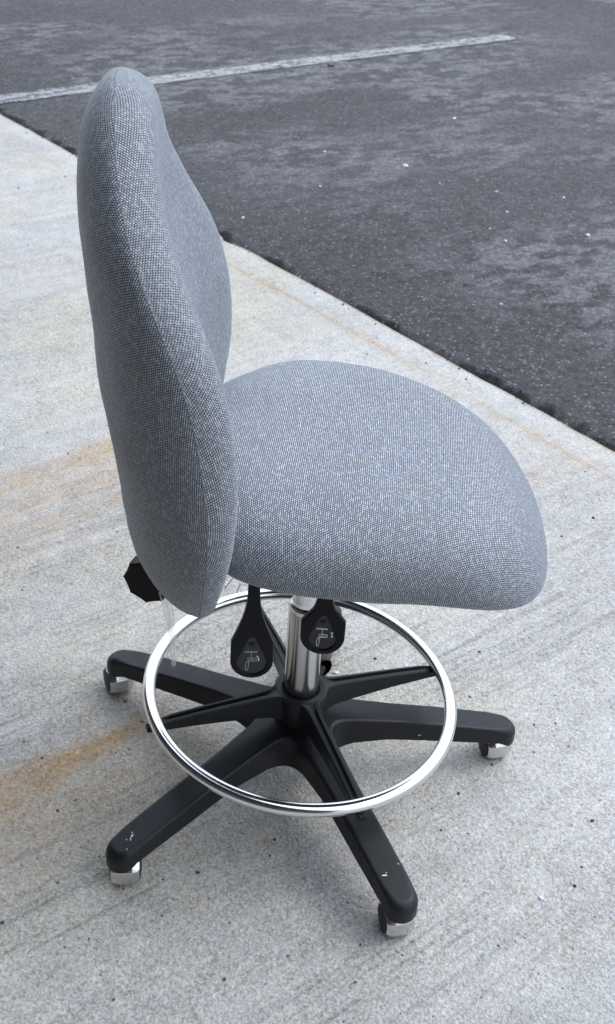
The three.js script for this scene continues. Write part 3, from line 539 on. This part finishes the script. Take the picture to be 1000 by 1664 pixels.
// ---- strip of clear plastic wrap left hanging under the backrest: a pleated ribbon
{
  const pos = [], idx = [], N = 40, M = 12, top = V(-0.199, 0.378, 0.03), bot = V(-0.187, 0.246, 0.034);
  for (let i = 0; i <= N; i++) { const t = i / N, w = mix(0.0085, 0.0038, t), c = top.clone().lerp(bot, t); c.x += 0.004 * Math.sin(t * 3); for (let j = 0; j <= M; j++) { const u = j / M * 2 - 1; pos.push(c.x + u * w * 0.9, c.y + (i === N ? -0.004 * Math.abs(u) : 0), c.z + Math.sin(u * 5.4 + t * 2.2) * w * 0.9 + u * 0.002); } }
  for (let i = 0; i < N; i++) for (let j = 0; j < M; j++) { const a = i * (M + 1) + j; idx.push(a, a + M + 1, a + 1, a + 1, a + M + 1, a + M + 2); }
  const g = new THREE.BufferGeometry(); g.setAttribute('position', new THREE.Float32BufferAttribute(pos, 3)); g.setIndex(idx); g.computeVertexNormals();
  tag(mesh('plastic_strip', g, new THREE.MeshPhysicalMaterial({ color: 0xffffff, transmission: 0.6, roughness: 0.1, thickness: 0, ior: 1.5, specularIntensity: 1, side: THREE.DoubleSide })), 'torn strip of clear plastic hanging beside the black knob below the backrest', 'plastic strip');
}

// ---- two loose black threads under the rear of the seat
for (const [a, b] of [[V(-0.098, 0.522, 0.19), V(-0.107, 0.509, 0.194)], [V(-0.089, 0.513, 0.19), V(-0.093, 0.502, 0.193)]]) {
  const m = a.clone().lerp(b, 0.5); 
  mesh('loose_thread', new THREE.TubeGeometry(new THREE.CatmullRomCurve3([a, m, b]), 10, 0.0005, 6), RUB, chair);
}

// ------------------------------------------------------------------ loose stones
{
  const chip = (seed, flat) => { const g = mergeVertices(new THREE.IcosahedronGeometry(1, 1).deleteAttribute('uv').deleteAttribute('normal')), P = g.attributes.position, r = rng(seed); for (let i = 0; i < P.count; i++) { const k = 0.72 + 0.5 * r(); P.setXYZ(i, P.getX(i) * k * 1.15, P.getY(i) * k * flat, P.getZ(i) * k * 0.85); } const n = toCreasedNormals(g, 0.5); n.setAttribute('uv', new THREE.Float32BufferAttribute(new Float32Array(n.attributes.position.count * 2), 2)); return n; };
  const lay = (list, name, label, cat, group, mats, y, flat) => {
    const shapes = [1, 2, 3, 4].map((s) => chip(s * 17, flat));
    list.forEach(([p, q, mm], i) => {
      const o = mesh(name, shapes[i % 4], mats[i % mats.length]); o.position.copy(PQ(p, q, y + mm * 0.001 * flat * 0.4)); o.rotation.y = i * 2.4; o.scale.setScalar(mm * 0.001 * (name === 'grit_chip' ? 0.72 : 1));
      tag(o, typeof label === 'string' ? label : label(i), cat, group);
    });
  };
  const M = (r, g, b) => new THREE.MeshStandardMaterial({ color: new THREE.Color().setRGB(r, g, b), roughness: 0.9 });
  lay([[-2.343, 2.315, 10.5], [-2.637, 2.148, 7.2], [-2.172, 1.425, 5.6], [-2.763, 2.979, 9], [-1.945, 2.414, 6.2], [-1.452, 2.358, 8.6], [-1.556, 2.065, 6.2], [-2.124, 2.294, 4.6], [-1.77, 2.592, 4.8], [-1.762, 2.285, 5.2], [-1.669, 2.105, 4.4], [-2.311, 1.869, 4.4], [-1.184, 1.667, 4.4]],
    'stone_chip', (i) => i === 0 ? 'largest white stone chip on the asphalt, right of the chair back' : 'small white stone chip lying loose on the dark asphalt', 'stone chip', 'white stone chips on the asphalt', [M(0.62, 0.63, 0.64), M(0.5, 0.51, 0.53), M(0.7, 0.7, 0.7)], -0.009, 0.6);
  lay([[0.071, -0.23, 3.8], [-0.147, -0.338, 3.3], [0.085, -0.103, 2.9], [0.106, -0.127, 2.4], [0.049, -0.135, 2.4], [0.08, -0.411, 2.0], [0.238, -0.298, 3.1], [0.18, -0.431, 2.6], [-0.055, 0.461, 3.5], [-0.147, 0.291, 3.8], [0.161, 0.277, 3.1], [0.176, 0.188, 3.6], [0.336, 0.32, 4.1], [0.387, 0.237, 3.0], [0.405, 0.202, 3.7], [0.301, -0.117, 2.3], [0.342, -0.16, 2.7], [0.215, 0.114, 2.5], [0.135, 0.403, 2.8], [0.154, 0.436, 2.8], [-0.868, 1.215, 4.2], [-1.517, 1.225, 4], [-0.994, 1.19, 3.6], [-1.117, 1.089, 3.6], [-1.466, 0.969, 3.0], [-0.38, 1.12, 3.1], [-0.239, 0.986, 4.6], [-0.228, 0.874, 3.4], [-0.675, -0.134, 3.1], [-1.078, 0.178, 3.0], [-0.26, -0.306, 3.1], [-0.748, 0.113, 2.8], [-0.151, -0.305, 2.5], [-0.01, -0.494, 3.7], [-2.779, 0.897, 4.9], [-2.818, 1.099, 4.1]],
    'grit_chip', 'tiny dark chip of grit lying on the pale concrete slab', 'grit chip', 'dark grit chips on the concrete', [M(0.05, 0.05, 0.055), M(0.09, 0.08, 0.07), M(0.035, 0.037, 0.05)], 0, 0.65);
  lay([[-0.157, 0.208, 5], [0.392, 0.205 - 0.06, 4.2]], 'pale_chip', (i) => i ? 'pale chip of stone on the concrete near the right edge of the picture' : 'pale chip of stone on the concrete just beyond the right arm of the foot ring', 'stone chip', null, [M(0.66, 0.67, 0.69)], 0, 0.6);
  // crumbs of asphalt and soil along the joint: past counting
  const r = rng(8), N = 1700, im = new THREE.InstancedMesh(chip(5, 0.7), new THREE.MeshStandardMaterial({ color: 0xffffff, roughness: 0.95 }), N), T = new THREE.Object3D(), col = new THREE.Color();
  for (let i = 0; i < N; i++) {
    const p = -4 + 4.6 * r(), t = r() * r(), onSlab = r() < 0.08, q = EDGE + rag(p) + (onSlab ? -0.03 * t : 0.006 + 0.07 * t), s = 0.001 + 0.003 * Math.pow(r(), 2.5);
    T.position.copy(PQ(p, q, onSlab ? s * 0.4 : -0.009 - 0.032 * (1 - sst(0.0, 0.045, q - EDGE)) + s * 0.5)); T.rotation.set(r() * 6, r() * 6, r() * 6); T.scale.setScalar(s); T.updateMatrix(); im.setMatrixAt(i, T.matrix);
    const g = 0.012 + 0.05 * r(), w = r(); im.setColorAt(i, w < 0.12 ? col.setRGB(0.16, 0.09, 0.05) : w < 0.2 ? col.setRGB(0.2, 0.2, 0.2) : col.setRGB(g, g, g * 1.05));
  }
  im.name = 'joint_crumbs'; im.castShadow = im.receiveShadow = true; scene.add(im); tag(im, 'loose dark crumbs of asphalt and soil along the joint between concrete and asphalt', 'grit'); im.userData.kind = 'stuff';
  // dark shred of leaf against the painted line
  const sh = new THREE.Shape(); sh.moveTo(-0.026, 0); sh.quadraticCurveTo(-0.008, 0.014, 0.01, 0.008); sh.quadraticCurveTo(0.02, 0.012, 0.03, 0.002); sh.quadraticCurveTo(0.012, -0.004, 0.004, -0.012); sh.quadraticCurveTo(-0.012, -0.006, -0.026, 0);
  const g = new THREE.ExtrudeGeometry(sh, { depth: 0.0015, bevelEnabled: true, bevelSize: 0.0008, bevelThickness: 0.0008, bevelSegments: 1 }); g.rotateX(-Math.PI / 2);
  const P = g.attributes.position; for (let i = 0; i < P.count; i++) P.setY(i, P.getY(i) + 9 * P.getX(i) ** 2 + 0.003 * Math.sin(P.getZ(i) * 260)); g.computeVertexNormals();
  const leaf = mesh('dead_leaf', g, M(0.02, 0.02, 0.018)); leaf.position.copy(PQ(-3.77, 3.09, -0.004)); leaf.rotation.y = 0.6; tag(leaf, 'dark shrivelled shred of leaf beside the near edge of the painted line', 'leaf');
}

renderer.render(scene, camera);
